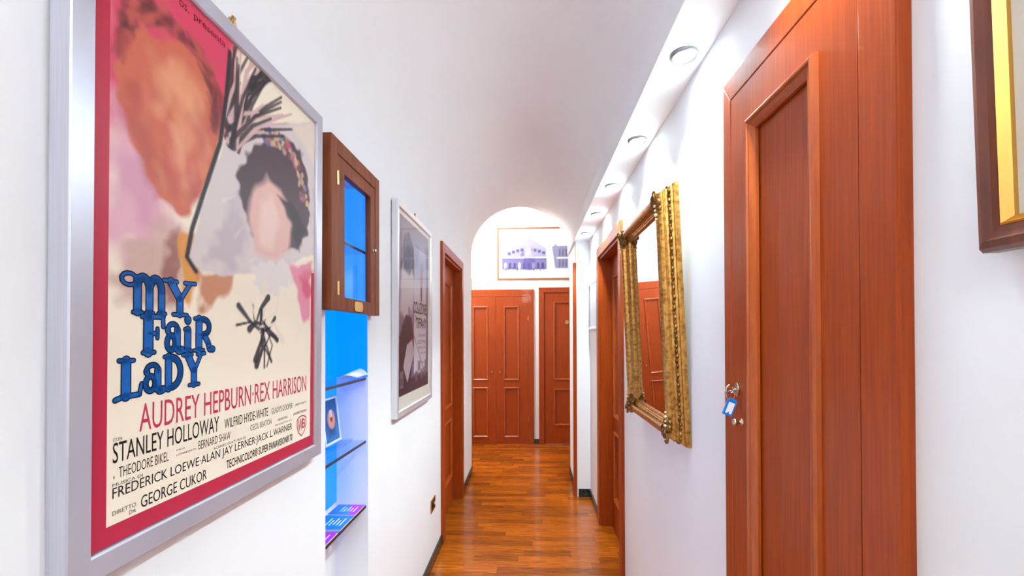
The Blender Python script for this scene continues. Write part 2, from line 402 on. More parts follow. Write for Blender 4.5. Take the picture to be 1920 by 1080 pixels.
# near closet door on the right wall (local x runs towards the camera)
d = empty('door_3', (XR, .959, 0), RIGHT)
def uy(yy): return .959 - yy
pr = .022
b = MB(); b.prism([(uy(.746), 0), (uy(.668), 0), (uy(.668), 2.2), (uy(.746), 2.137)], -.001, pr); b.build('casing_jamb', DOORW, d, bevel=.003)
b = MB(); b.prism([(uy(1.25), 0), (uy(1.204), 0), (uy(1.204), 2.137), (uy(1.25), 2.2)], -.001, pr); b.build('casing_jamb', DOORW, d, bevel=.003)
b = MB(); b.prism([(uy(1.25), 2.2), (uy(1.204), 2.137), (uy(.746), 2.137), (uy(.668), 2.2)], -.001, pr); b.build('casing_head', DOORW, d, bevel=.003)
BIGM = [(0, 0), (.002, .008), (.007, .012), (.012, .0115), (.015, .007), (.020, .009), (.026, .004), (.032, -.002), (.032, -.009), (0, -.009)]
lf3 = leaf(d, uy(1.2025), uy(.7475), .006, 2.1355, pr - .001, .018, [(uy(1.108), uy(.848), .22, .77), (uy(1.108), uy(.848), .89, 2.035)], prof=BIGM)
knob(lf3, uy(1.153), 1.287, pr - .001, .010, STEEL, sz=.7)
MB().prism([(uy(1.173) + .011 * math.cos(2 * PI * k / 20), 1.368 + .018 * math.sin(2 * PI * k / 20)) for k in range(20)], pr - .001, pr + .004).build('keyhole_escutcheon', STEEL, lf3, bevel=.001)
struct(d, 'tall cherry wood closet door with nickel knob in the near right wall', 'door')
# hall door at the back
d = empty('door_4', (.555, YB, 0), BACK)
casing(d, -.435, .435, -.362, .362, 2.175, 2.105, .03); lining(d, -.362, .362, 2.105, -.002, .004, .012)
lf = leaf(d, -.35, .35, .01, 2.093, .014, .013, [(-.228, .228, .265, .768), (-.228, .228, .894, 1.976)])
oval_plate(lf, -.045, 1.693, .014, .028, .028)
struct(d, 'cherry wood door with round brass plate in the far hall', 'door')

# ------------------------------------------------------------------ built-in wardrobe at the back
wd = empty('wardrobe', (-.476, YB, 0), BACK)
b = MB(); fw = .022
for (a, c, e, f) in ((-.528, -.450, 0, 2.152), (.450, .528, 0, 2.152), (-.450, .450, 2.052, 2.152), (-.450, .450, 0, .03)): b.box(a, c, e, f, -.001, fw)
b.build('face_frame', DOORW, wd, bevel=.002)
for sgn in (-1, 1):
    u0, u1 = (-.448, -.0015) if sgn < 0 else (.0015, .448)
    c0, c1 = (-.321, -.113) if sgn < 0 else (.111, .319)
    lf = leaf(wd, u0, u1, .033, 2.049, fw, .02, [(c0, c1, .10, .787), (c0, c1, .892, 1.915)], 'wardrobe_door')
    knob(lf, sgn * .057, 1.0, fw, .011)
    for vz in (.35, 1.75): MB().box(sgn * .4485 - .003, sgn * .4485 + .003, vz - .03, vz + .03, fw, fw + .003).build('hinge', BRASS, lf)
tag(wd, 'built-in cherry wood double wardrobe closing the far hall', 'wardrobe')

# ------------------------------------------------------------------ downlights in the soffit
def downlight(yy, label):
    o = empty('downlight', (.489, yy, ZS))
    b = MB(); b.lathe([(.043, 0), (.043, -.004), (.040, -.009), (.035, -.010), (.032, -.008), (.031, -.001), (.031, 0)], 32); b.build('rim', RIMM, o, smooth=True)
    MB().lathe([(.0308, 0), (.0308, -.001), (.02, -.0016), (.0003, -.002)], 24).build('bulb', LAMPM, o, smooth=True)
    ld = bpy.data.lights.new('spot', 'SPOT'); ld.energy = DOWN_W; ld.spot_size = math.radians(116); ld.spot_blend = .6; ld.shadow_soft_size = .028; ld.color = (.77, .95, 1)
    l = bpy.data.objects.new('lamp_light', ld); COL.objects.link(l); l.parent = o; l.location = (0, 0, -.016)
    tag(o, label, 'downlight', 'downlights along the soffit')
names = ['round recessed downlight nearest in view, above the closet door', 'second round downlight from the camera, above the gilt mirror', 'third round downlight from the camera, middle of the five',
         'fourth round downlight from the camera, second last before the pier', 'fifth round downlight, farthest one beside the white pier']
for k in range(5): downlight(1.412 + .61 * k, names[k])
for k, nm in ((1, 'round downlight in the soffit beside the near picture, out of view'),):
    downlight(1.412 - .61 * k, nm)
def ceiling_lamp(loc, label, power, tint, r=.16):
    o = empty('ceiling_lamp', loc)
    MB().lathe([(r * .6, 0), (r * .6, -.02), (r * .5, -.03), (.0004, -.03)], 24).build('base', CHROME, o, smooth=True)
    MB().lathe([(r * .5, -.03), (r * .9, -.05), (r, -.08), (r * .8, -.115), (r * .4, -.132), (.0004, -.136)], 28).build('shade', SHADEM, o, smooth=True)
    ld = bpy.data.lights.new('lamp', 'POINT'); ld.energy = power; ld.shadow_soft_size = .14; ld.color = tint
    l = bpy.data.objects.new('lamp_light', ld); COL.objects.link(l); l.parent = o; l.location = (0, 0, -.30)
    tag(o, label, 'ceiling lamp')
ceiling_lamp((-1.0, 5.35, HZ), 'round ceiling lamp lighting the far hall above the wardrobe', HALL_W, (1, .93, .82))
ceiling_lamp((-.11, -.95, ZS + VR), 'added fill lamp on the vault behind the camera, out of view', ENTRY_FILL_W, (.86, .97, 1))  # unseen fill lamp, added to brighten the near corridor and vault

# ------------------------------------------------------------------ large colour film poster, left wall (artwork is a plain abstract stand-in)
P = empty('framed_poster', (XL, .929, 1.162), LEFT, math.radians(.35))
FLAT = [(0, 0), (0, .028), (.002, .030), (.033, .030), (.036, .027), (.036, .006)]
MB().ringframe(-.361, .361, 0, 1.0, FLAT).build('frame', ALU, P)
MB().box(-.33, .33, .03, .97, .004, .018).build('backing', CREAM, P)
cu0, cv0, PWd, PHt = .61 - .929, .0395, .643, .9305
cv = Canvas(PWd + .006, PHt + .002, 210, 300, (247, 236, 214), 3)
R_ = cv.rng
def wob(c, r): return [(c[0] + r * a * math.cos(t), c[1] + r * d_ * math.sin(t)) for t, a, d_ in ((2 * PI * k / 14, R_.uniform(.85, 1.1), R_.uniform(.85, 1.1)) for k in range(14))]
# crimson field fading to pink, loose painterly masses, dark and pale brushwork
cv.poly([(0, .56), (.02, .62), (.2, .70), (.30, .72), (.295, .94), (0, .94)], (214, 74, 104), .05, 1, .03, .05)
cv.poly([(.16, .86), (.30, .80), (.295, .94), (.05, .94)], (216, 66, 98), .03, 1)
cv.poly([(.0, .45), (.03, .66), (.11, .60), (.17, .50), (.12, .46), (.05, .43)], (226, 168, 186), .05, .9, .05, .03)
cv.poly([(.02, .56), (.09, .62), (.13, .54), (.07, .49)], (208, 140, 172), .05, .6, .05, .03)
cv.poly([(.03, .72), (.07, .80), (.16, .84), (.23, .82), (.258, .74), (.25, .65), (.21, .57), (.16, .525), (.11, .54), (.07, .61), (.04, .66)], (204, 104, 78), .012, 1, .02, .02)
for k in range(46):     # broad soft strokes inside the mass
    a = R_.uniform(0, 2 * PI); r = math.sqrt(R_.random()); x = .15 + .075 * r * math.cos(a); yv = .68 + .12 * r * math.sin(a)
    c = [(228, 150, 110), (186, 84, 66), (214, 122, 90), (234, 170, 136), (176, 76, 66), (206, 98, 82)][R_.integers(6)]
    t = R_.uniform(.9, 2.2); L = R_.uniform(.012, .03)
    cv.stroke([(x - L * math.cos(t), yv - L * math.sin(t)), (x + .006, yv), (x + L * math.cos(t), yv + L * math.sin(t))], R_.uniform(.018, .034), .008, c, .018, .42)
cv.poly([(.04, .66), (.07, .74), (.09, .66), (.11, .57), (.08, .58)], (172, 74, 66), .03, .6, .03, .03)
cv.poly([(.10, .76), (.16, .80), (.21, .77), (.19, .72), (.13, .72)], (236, 166, 122), .05, .7, .03, .03)
for k in range(60):      # russet strokes along the top of it
    a = R_.uniform(.05, PI * .98); x = .145 + .115 * math.cos(a) * R_.uniform(.85, 1.08); yv = .735 + .125 * math.sin(a) * R_.uniform(.85, 1.1); t = a + PI / 2 + R_.uniform(-.6, .6); L = R_.uniform(.01, .035)
    c = [(132, 46, 50), (110, 44, 48), (160, 66, 62), (96, 40, 44), (190, 88, 74)][R_.integers(5)]
    cv.stroke([(x - L * math.cos(t), yv - L * math.sin(t)), (x + L * math.cos(t), yv + L * math.sin(t))], R_.uniform(.012, .024), .004, c, .008, .7)
cv.poly([(.03, .36), (.05, .45), (.14, .51), (.17, .47), (.15, .37), (.08, .35)], (206, 172, 160), .03, .9, .04, .02)
cv.poly([(.12, .36), (.13, .47), (.155, .50), (.16, .36)], (150, 92, 80), .012, .85, .02, .02)
cv.poly([(.153, .50), (.188, .50), (.203, .42), (.18, .36), (.165, .38), (.158, .45)], (222, 150, 62), .008, .95, .012, .02)
cv.poly([(.2, .435), (.30, .438), (.285, .40), (.21, .36)], (196, 124, 84), .012, .9, .02, .02)
# pale draped mass at right
cv.poly([(.30, .75), (.42, .82), (.65, .93), (.65, .55), (.49, .485), (.36, .447), (.21, .43), (.178, .452), (.21, .55), (.245, .65)], (218, 206, 204), .006, 1, .01, .03)
cv.poly([(.22, .46), (.32, .62), (.34, .52), (.30, .45)], (192, 178, 186), .03, .8, .03, .02)
cv.poly([(.52, .86), (.65, .93), (.65, .80), (.58, .84)], (232, 216, 200), .02, 1)
for k in range(40):
    x = R_.uniform(.24, .62); yv = R_.uniform(.48, .60); t = R_.uniform(.4, 1.6); L = R_.uniform(.01, .03)
    if x < .32 or yv < .5: cv.stroke([(x - L * math.cos(t), yv - L * math.sin(t)), (x + L * math.cos(t), yv + L * math.sin(t))], .008, .003, [(234, 226, 222), (200, 186, 196), (222, 206, 210)][R_.integers(3)], .005, .5)
cv.poly([(.31, .65), (.36, .735), (.465, .81), (.57, .82), (.625, .72), (.61, .60), (.56, .54), (.40, .52), (.34, .56)], (84, 66, 74), .01, 1, .02, .02)
for k in range(120):     # small multicoloured dabs
    a = R_.uniform(.0, 2.2); x = .475 + .125 * math.cos(a) * R_.uniform(.75, 1.1); yv = .68 + .125 * math.sin(a) * R_.uniform(.8, 1.08)
    cv.poly(wob((x, yv), R_.uniform(.004, .011)), [(150, 104, 110), (196, 160, 150), (206, 84, 104), (70, 104, 178), (206, 186, 130), (112, 80, 84), (176, 140, 146)][R_.integers(7)], .003, .85)
cv.poly([(.36, .64), (.42, .685), (.50, .66), (.53, .60), (.512, .53), (.45, .492), (.375, .503), (.345, .56)], (226, 182, 172), .02, 1, .015, .03)
cv.poly([(.39, .62), (.44, .655), (.47, .60), (.44, .52), (.385, .52)], (238, 206, 196), .03, .8, .02, .03)
cv.poly([(.46, .66), (.53, .66), (.60, .60), (.55, .54), (.535, .60)], (52, 42, 50), .01, .95, .015, .03)
for k in range(46):      # dark diagonal streaks, upper right, fading over cream
    x0, y0 = .285 + R_.uniform(-.012, .03), .735 + R_.uniform(-.03, .03); a = R_.uniform(.55, 1.55); L = R_.uniform(.10, .26)
    cv.stroke([(x0, y0), (x0 + L * .5 * math.cos(a), y0 + L * .55 * math.sin(a)), (min(x0 + L * math.cos(a) * 1.15, .56), min(y0 + L * math.sin(a), .93))], .012, .006, [(44, 34, 40), (60, 44, 52), (214, 180, 176), (36, 28, 34)][R_.integers(4)], .003, .9)
cv.stroke([(.285, .90), (.275, .80), (.258, .70), (.22, .60), (.186, .51), (.174, .455), (.196, .432)], .012, .010, (38, 34, 42), .003)
cv.poly([(.37, .46), (.44, .49), (.54, .50), (.545, .46), (.45, .40), (.38, .42)], (230, 222, 220), .012, .9, .03, .015)
cv.poly([(.52, .49), (.63, .52), (.63, .34), (.585, .36), (.55, .43)], (230, 140, 166), .012, .95, .03, .03)
cv.poly([(.57, .47), (.63, .49), (.63, .42), (.60, .41)], (216, 84, 118), .02, .9, .03, .03)
for k in range(24):      # loose bundle of ink strokes
    a = R_.uniform(0, 2 * PI); L = R_.uniform(.05, .11); c0 = (.405 + R_.uniform(-.012, .012), .335 + R_.uniform(-.02, .02)); bend = R_.uniform(-.03, .03)
    cv.stroke([c0, (c0[0] + .5 * L * math.cos(a) - bend * math.sin(a), c0[1] + .5 * L * math.sin(a) + bend * math.cos(a)), (c0[0] + .95 * L * math.cos(a), c0[1] + L * math.sin(a))], .004, R_.uniform(.004, .018), (26, 26, 48) if k % 4 else (238, 226, 206), .0025, .95)
art = cv.build('printed_sheet', P, cu0 - .003, cv0 - .001, .0225)
b = MB(); wz = .0228
b.flat([(cu0 - .004, cv0 - .002), (cu0 + .0205, cv0 - .002), (cu0 + .0205, cv0 + PHt), (cu0 - .004, cv0 + PHt)], wz)
b.flat([(cu0, cv0 - .002), (cu0 + PWd + .004, cv0 - .002), (cu0 + PWd + .004, cv0 + .0265), (cu0, cv0 + .0265)], wz + .00002)
b.flat([(cu0 + .626, cv0), (cu0 + PWd + .004, cv0), (cu0 + PWd + .004, cv0 + .49), (cu0 + .628, cv0 + .49)], wz + .00004)
b.build('crimson_border', RED, P, fixn=False)
LINES = [('AUDREY HEPBURN·REX HARRISON', .075, .603, .156, .045, TXTRED, .0), ('CON', .03, .045, .151, .005, TXTGREY, 0), ('STANLEY HOLLOWAY', .03, .257, .118, .031, TXT, .0),
    ('WILFRID HYDE-WHITE', .273, .424, .119, .020, TXT, 0), ('GLADYS COOPER', .438, .533, .120, .014, TXTGREY, 0), ('JEREMY BRETT', .546, .605, .121, .007, TXTGREY, 0), ('E', .031, .034, .095, .004, TXTGREY, 0),
    ('THEODORE BIKEL', .04, .133, .094, .0165, TXT, -.006), ('DALLA', .15, .169, .106, .003, TXTGREY, 0), ('COMMEDIA DI', .15, .196, .097, .0035, TXTGREY, 0), ('BERNARD SHAW', .202, .291, .095, .016, TXT, -.006),
    ('CECIL BEATON', .357, .438, .097, .013, TXTGREY, 0), ('HERMES PAN', .465, .508, .098, .006, TXTGREY, 0), ('ANDRE PREVIN', .537, .605, .099, .007, TXTGREY, 0), ('MUSICA DI', .03, .082, .083, .005, TXTGREY, 0),
    ('FREDERICK LOEWE·ALAN JAY LERNER·JACK L.WARNER', .03, .531, .060, .0215, TXT, .0), ('SCENEGGIATURA DI', .243, .341, .0845, .005, TXTGREY, 0), ('PRODOTTO DA', .455, .53, .0875, .004, TXTGREY, 0),
    ('DIRETTO', .03, .07, .040, .0065, TXTGREY, 0), ('DA', .058, .07, .031, .0065, TXTGREY, 0), ('GEORGE CUKOR', .079, .224, .033, .0195, TXT, .0), ('TECHNICOLOR® SUPER PANAVISION® 70', .28, .533, .035, .0185, TXT, .012),
    ('presenta', .183, .268, .895, .016, TXTDRED, .01), ('os.', .148, .172, .899, .012, TXTDRED, .01)]
for (s_, a0, a1, v0, h, m_, bo) in LINES: text_mesh('lettering', s_, cu0 + a0, cu0 + a1, cv0 + v0, h, .02290, m_, P, bo)
# swash slab title letters drawn as strokes in a unit box
def arc(cx, cy, rx, ry, a0, a1, n=10): return [(cx + rx * math.cos(math.radians(a0 + (a1 - a0) * k / n)), cy + ry * math.sin(math.radians(a0 + (a1 - a0) * k / n))) for k in range(n + 1)]
G = {'m': [([(.13, .05), (.13, .88)], .20), (arc(.30, .62, .20, .33, 165, 0) + [(.50, .05)], .19), (arc(.70, .62, .20, .33, 165, 0) + [(.90, .05)], .19), ([(0, .03), (.27, .03)], .07), ([(.39, .03), (.62, .03)], .07), ([(.79, .03), (1.03, .03)], .07),
           (arc(-.12, .86, .22, .15, 10, 330), .07)],
     'Y': [([(.22, .95), (.52, .48)], .22), ([(.86, .95), (.55, .48)], .10), ([(.52, .5), (.52, .05)], .20), ([(.0, .96), (.42, .96)], .08), ([(.68, .96), (1.05, .98)], .08), ([(.30, .03), (.76, .03)], .08)],
     'F': [([(.28, .05), (.28, .95)], .26), ([(.02, .95), (.95, .96)], .10), ([(.93, .96), (.95, .70)], .09), ([(.3, .52), (.68, .52)], .08), ([(.68, .64), (.68, .40)], .08), ([(.05, .03), (.55, .03)], .08)],
     'a': [(arc(.36, .27, .22, .20, 0, 360, 16), .13), ([(.70, .62), (.70, .10), (.80, .04), (.95, .06)], .19), (arc(.45, .62, .27, .16, 0, 165), .11), ([(.18, .62), (.2, .58)], .15)],
     'i': [([(.5, .05), (.5, .62)], .21), ([(.25, .64), (.6, .64)], .08), ([(.2, .03), (.8, .03)], .07), ([(.5, .90), (.5, .91)], .22)],
     'R': [([(.25, .05), (.25, .95)], .22), (arc(.45, .72, .30, .23, 90, -90), .15), ([(.05, .96), (.5, .95)], .08), ([(.25, .49), (.5, .49)], .08), ([(.5, .48), (.70, .25), (.78, .06), (.95, .05)], .17), ([(.02, .03), (.48, .03)], .07)],
     'L': [([(.35, .05), (.35, .95)], .24), ([(.1, .97), (.62, .96)], .08), ([(-.02, -.02), (.2, .03), (.85, .05)], .10), ([(.85, .05), (.92, .32)], .08)],
     'D': [([(.22, .05), (.22, .95)], .20), (arc(.35, .5, .48, .43, 90, -90, 14), .17), ([(.02, .96), (.4, .95)], .08), ([(.02, .03), (.4, .04)], .08)]}
def title(word, spans, v0, h, slope=0):
    for pas, (m_, ex, wz, nm) in enumerate(((TXTNAVY, .0042, .02294, 'title_outline'), (TXTBLUE, 0, .02298, 'title_letter'))):
        for ch, (a0, a1) in zip(word, spans):
            b = MB()
            for pts, wd_ in G[ch]:
                q = [(cu0 + a0 + x * (a1 - a0), cv0 + v0 + slope * (a0 - spans[0][0]) + y_ * h) for x, y_ in pts]; b.strip(q, wd_ * h * .97 + ex, wz)
            b.build(nm, m_, P, fixn=False)
title('mY', [(.062, .122), (.120, .188)], .346, .062)
title('FaiR', [(.078, .122), (.122, .162), (.160, .188), (.188, .241)], .281, .064)
title('LaDY', [(.034, .082), (.080, .122), (.122, .165), (.163, .214)], .214, .060, .03)
# studio shield
b = MB(); sh = [(.556, .083), (.567, .089), (.580, .091), (.593, .089), (.604, .083), (.603, .062), (.595, .047), (.580, .036), (.565, .047), (.557, .062)]
shp = [(cu0 + x, cv0 + y_) for x, y_ in sh]; b.strip(shp + [shp[0]], .003, .02290); b.build('studio_shield', TXTRED, P, fixn=False)
text_mesh('lettering', 'W', cu0 + .561, cu0 + .584, cv0 + .050, .034, .02290, TXTRED, P, .01); text_mesh('lettering', 'B', cu0 + .583, cu0 + .599, cv0 + .056, .026, .02290, TXTRED, P, .01)
def hook(parent, u, v, w):
    b = MB(); b.tube([(u + .012 * math.cos(2 * PI * k / 14), v + .012 + .013 * math.sin(2 * PI * k / 14), w) for k in range(14)], .0022, 6, True)
    b.tube([(u - .012, v - .002, w), (u - .004, v + .012, w), (u, v + .03, w + .002)], .003, 6); b.tube([(u + .01, v - .002, w), (u + .004, v + .02, w), (u + .009, v + .032, w)], .0028, 6)
    b.build('hanging_hook', BRASS, parent, smooth=True)
hook(P, .913 - .929, 1.0, .012)
tag(P, 'large framed film poster, crimson and cream with a blue title, in a wide aluminium frame', 'poster')

# ------------------------------------------------------------------ niche: backlit panel, glass shelves, things on them
pn = MB().box(NB, NB + .008, N0 + .002, N1 - .002, .848, 2.10).build('light_panel', BLUEP, bevel=.001)
tag(MB().box(NB + .009, XL - .001, N1 - .008, N1 - .001, 1.347, 2.10).build('light_panel', BLUEP, bevel=.001), 'added blue glow panel over the far niche jamb above the upper glass shelf', 'light panel')  # glowing sheet added over the jamb for the blue light on it
tag(MB().box(NB + .010, NB + .022, N0 + .001, N0 + .009, .86, 1.08).build('added_led_strip', LEDB), 'added unseen blue strip tinting the niche over the booklets', 'added light strip')  # hidden emitter, added to turn the lower niche jamb bluer
tag(MB().box(NB + .010, NB + .022, N0 + .001, N0 + .009, 1.10, 1.33).build('added_led_strip', LEDB), 'added unseen blue strip tinting the niche beside the doughnut picture', 'added light strip')  # second hidden emitter, added for more blue on the jamb
tag(pn, 'glowing blue backlit panel at the back of the wall niche', 'light panel')
def gshelf(z, label):
    o = empty('glass_shelf', (-.65, (N0 + N1) / 2, z))
    MB().box(NB + .009 + .65 + (.014 if z < 1.3 else 0), -.006, -.183, .175, -.010, 0).build('pane', SHELFG, o)
    MB().box(-.006, -.0045, -.183, .175, -.010, 0).build('front_edge', EDGEG, o)
    tag(o, label, 'shelf', 'glass shelves in the niche')
gshelf(1.845, 'glass shelf seen inside the glazed wooden cabinet'); gshelf(1.345, 'upper open glass shelf in the blue niche, just below the cabinet')
gshelf(1.095, 'middle open glass shelf, carrying the white framed picture'); gshelf(.838, 'lowest glass shelf, carrying the colourful booklets')
# curled pale leaflet on the upper shelf
b = MB(); n1 = 14
for j in range(2):
    for k in range(n1 + 1):
        t = k / n1; b.v.append((-.728 + .072 * t + .012 * j, 1.652 + .082 * j - .03 * math.sin(t * PI) * (1 - j), 1.3465 + .034 * math.sin(t * PI * .9) * (.5 + .5 * j) + .001))
for k in range(n1): b.f.append((k, k + 1, n1 + 2 + k, n1 + 1 + k))
o = b.build('leaflet', WHITEPL, smooth=True, fixn=False); sm = o.modifiers.new('thick', 'SOLIDIFY'); sm.thickness = .0012
tag(o, 'pale curled leaflet lying on the upper glass shelf', 'leaflet')
# small framed picture with a ring doughnut
q = empty('small_picture', (-.742, 1.630, 1.0965), LEFT, -math.radians(7))
MB().ringframe(-.065, .065, .012, .182, [(0, 0), (0, .010), (.006, .011), (.008, .008), (.008, 0)]).build('frame', WHITEPL, q)
cd = Canvas(.116, .156, 60, 80, (20, 96, 170), 5)
cd.poly([(0, 0), (.116, 0), (.116, .06), (0, .04)], (60, 130, 196), .04); cd.poly([(.03, .02), (.09, .02), (.085, .05), (.035, .05)], (24, 66, 120), .02, .8)
cd.poly(arc(.064, .082, .031, .036, 0, 360, 22)[:-1], (222, 138, 106), .003); cd.poly(arc(.064, .078, .024, .026, 0, 360, 22)[:-1], (236, 160, 128), .01, .7)
cd.poly(arc(.064, .084, .010, .012, 0, 360, 16)[:-1], (110, 66, 62), .003); cd.poly(arc(.064, .104, .011, .015, 0, 360, 16)[:-1], (222, 206, 222), .003)
cd.build('printed_picture', q, -.058, .019, .007)
MB().box(-.06, .06, 0, .012, -.02, .055).box(-.06, .06, .0, .05, -.02, -.017).build('clear_stand', SHELFG, q)
tag(q, 'small white framed picture of an orange ring doughnut on blue', 'picture')
# booklets
def booklet(y0, y1, x0, x1, cov, half, label, th=.005, z=.8385):
    o = empty('booklet', ((x0 + x1) / 2, (y0 + y1) / 2, z)); hx, hy = (x1 - x0) / 2, (y1 - y0) / 2
    MB().box(-hx + .001, hx - .001, -hy + .001, hy - .001, 0, th - .0006).build('pages', PAPER, o)
    c = MB().box(-hx, hx, -hy, hy, th - .0006, th).build('cover', cov, o)
    b = MB()
    for k in range(5): b.flat([(hx * (.7 - .24 * k), -hy * .5 + .006 * (k % 3)), (hx * (.62 - .24 * k), -hy * .5), (hx * (.62 - .24 * k), hy * (.55 - .3 * (k % 2))), (hx * (.7 - .24 * k), hy * (.6 - .3 * (k % 2)))], th + .0002)
    b.build('printed_bars', PAPER, c, fixn=False)
    if half: MB().flat([(-hx, -hy), (hx * .55, -hy), (-hx * .1, hy), (-hx, hy)], th + .0001).build('printed_picture', half, c, fixn=False)
    tag(o, label, 'booklet', 'booklets on the lowest glass shelf')
booklet(1.632, 1.728, -.760, -.656, MAG, BLUEC, 'magenta and blue booklet at the far end of the lowest glass shelf')
booklet(1.505, 1.622, -.760, -.656, BLUEC, None, 'blue booklet in the middle of the lowest glass shelf')
booklet(1.386, 1.484, -.760, -.656, MAG, None, 'magenta booklet at the near end of the lowest glass shelf')

# ------------------------------------------------------------------ glazed wooden wall cabinet over the niche
c = empty('wall_cabinet', (XL, 1.565, 1.592), LEFT)
b = MB(); H_ = .553
for bx in ((-.218, -.173, 0, H_), (.173, .218, 0, H_), (-.173, .173, .505, H_)): b.box(*bx, .0005, .036)
b.build('surround', CABW, c, bevel=.003)
b = MB(); l0, l1, g0, g1, k0, k1 = -.170, .170, -.116, .126, .047, .458
for bx in ((l0, g0, .001, .502), (g1, l1, .001, .502), (g0, g1, .001, k0), (g0, g1, k1, .502)): b.box(*bx, .012, .0335)
dl = b.build('cabinet_door', CABW, c, bevel=.0)
MB().box(g0, g1, k0, k1, .018, .021).build('glass_pane', GLASS, dl)
for vv in (.072, .427): MB().lathe([(.0001, -.022), (.0042, -.022), (.0042, .022), (.0001, .022)], 10, Matrix.Translation((l0, vv, .0352)) @ Matrix.Rotation(PI / 2, 4, 'X')).build('hinge', BRASS, dl)
knob(dl, .151, .254, .0345, .008, STEEL, sz=.35)
MB().prism([(x * .037 - .002, y_ * .0185 + .0225) for x, y_ in ((-1, -.55), (-.8, -.95), (.8, -.95), (1, -.55), (1.05, 0), (1, .55), (.8, .95), (-.8, .95), (-1, .55), (-1.05, 0))], .0345, .0372).build('brass_plaque', BRASS, dl)
tag(c, 'walnut wall cabinet with a glazed door over the blue niche', 'cabinet')

# ------------------------------------------------------------------ black-and-white film poster (artwork is a plain abstract stand-in)
t = empty('framed_poster', (XL, 2.41, 1.12), LEFT, math.radians(.3))
MB().ringframe(-.365, .365, 0, 1.035, [(0, 0), (0, .028), (.002, .030), (.026, .028), (.030, .022), (.030, .006), (0, 0)]).build('frame', SILVER, t)
MB().box(-.338, .338, .027, 1.008, .004, .019).build('cream_mount', CREAM, t)
iu, iv, iw, ih = -.312, .095, .605, .888
ct = Canvas(iw, ih, 90, 130, (120, 104, 116), 9); R_ = ct.rng
ct.poly([(0, .55), (iw, .55), (iw, ih), (0, ih)], (150, 132, 142), .25, .9); ct.poly([(0, 0), (iw, 0), (iw, .075), (0, .075)], (66, 46, 54), .01)
ct.poly([(.275, .09), (.55, .09), (.55, .78), (.275, .78)], (206, 194, 192), .006); ct.poly([(.275, .62), (.55, .62), (.55, .78), (.275, .78)], (140, 146, 176), .16, .9)
ct.poly([(.02, .42), (.10, .40), (.25, .42), (.28, .56), (.24, .66), (.05, .66)], (200, 184, 182), .03, 1, .03, .05)
ct.poly([(.01, .62), (.08, .80), (.17, .84), (.26, .77), (.28, .62), (.22, .64), (.15, .60), (.06, .64)], (78, 64, 78), .02, 1, .03, .04)
for k in range(40):
    x = R_.uniform(.03, .26); yv = R_.uniform(.62, .80); a = R_.uniform(.3, 2.2); ct.stroke([(x, yv), (x + .03 * math.cos(a), yv + .04 * math.sin(a))], .01, .004, [(110, 94, 106), (60, 50, 62), (140, 124, 134)][R_.integers(3)], .006, .6)
ct.poly([(0, .02), (.0, .28), (.11, .40), (.22, .39), (.28, .26), (.20, .05), (.17, .02)], (48, 32, 40), .008, 1, .02, .05)
ct.poly([(.075, .14), (.14, .25), (.24, .275), (.275, .20), (.15, .055)], (186, 166, 166), .008, 1)
ct.poly([(.16, .44), (.19, .45), (.2, .42), (.17, .41)], (170, 60, 76), .008, .8)
ct.stroke([(.225, .34), (.50, .09), (.57, .04), (iw, .01)], .007, .007, (60, 44, 50), .003)
ct.poly([(.41, .52), (.455, .52), (.46, .64), (.45, .72), (.415, .70)], (170, 110, 124), .01, .9, .01, .02); ct.poly([(.415, .49), (.45, .49), (.45, .57), (.42, .57)], (56, 46, 54), .006, .9)
for (a0, b0_) in ((.30, .045), (.36, .10), (.42, .05), (.49, .06), (.52, .10)): ct.poly([(a0, b0_), (a0 + .055, b0_), (a0 + .055, b0_ + .055), (a0, b0_ + .055)], (118, 98, 104), .006, .8)
ct.poly([(.018, .04), (.075, .04), (.075, .12), (.018, .12)], (140, 122, 128), .004, .8); ct.poly([(.028, .05), (.065, .05), (.065, .09), (.028, .09)], (70, 54, 62), .006, .8)
ct.build('printed_sheet', t, iu, iv, .0196)
for (s_, a0, a1, v0, h, m_) in (('COLAZIONE', .267, .548, .512, .068, TXT), ('DA', .30, .345, .472, .03, TXTGREY), ('TIFFANY', .315, .548, .432, .06, TXT), ('AUDREY HEPBURN', .37, .53, .386, .014, TXTGREY), ('GEORGE PEPPARD', .35, .54, .345, .02, TXTGREY), ('PATRICIA NEAL', .37, .54, .315, .014, TXTGREY), ('BUDDY EBSEN', .42, .54, .285, .012, TXTGREY), ('MARTIN BALSAM', .43, .54, .23, .012, TXTGREY)):
    text_mesh('lettering', s_, iu + a0 + .048 - .048, iu + a1, v0, h, .0199, m_, t, .02 if h > .05 else 0)
MB().box(-.337, .337, .028, 1.007, .0215, .0225).build('glass_pane', GLASS, t)
hook(t, .0, 1.035, .012)
tag(t, 'grey black-and-white film poster in a slim silver frame beside the left door', 'poster')

# ------------------------------------------------------------------ brass socket
s = empty('wall_socket', (XL, 2.912, .355), LEFT)
MB().box(-.062, .062, 0, .082, .0003, .007).build('plate', BRASS, s, bevel=.002)
MB().box(-.036, .036, .018, .064, .007, .010).build('insert', BLACKP, s, bevel=.001)
for u in (-.023, 0, .023):
    MB().lathe([(.0095, 0), (.0095, .002), (.0075, .002), (.0075, .0005), (.0002, .0005)], 14, Matrix.Translation((u, .041, .010))).build('outlet', WHITEPL if u > 0 else BLACKP, s)
tag(s, 'brass wall socket with black inserts low on the left wall', 'socket')

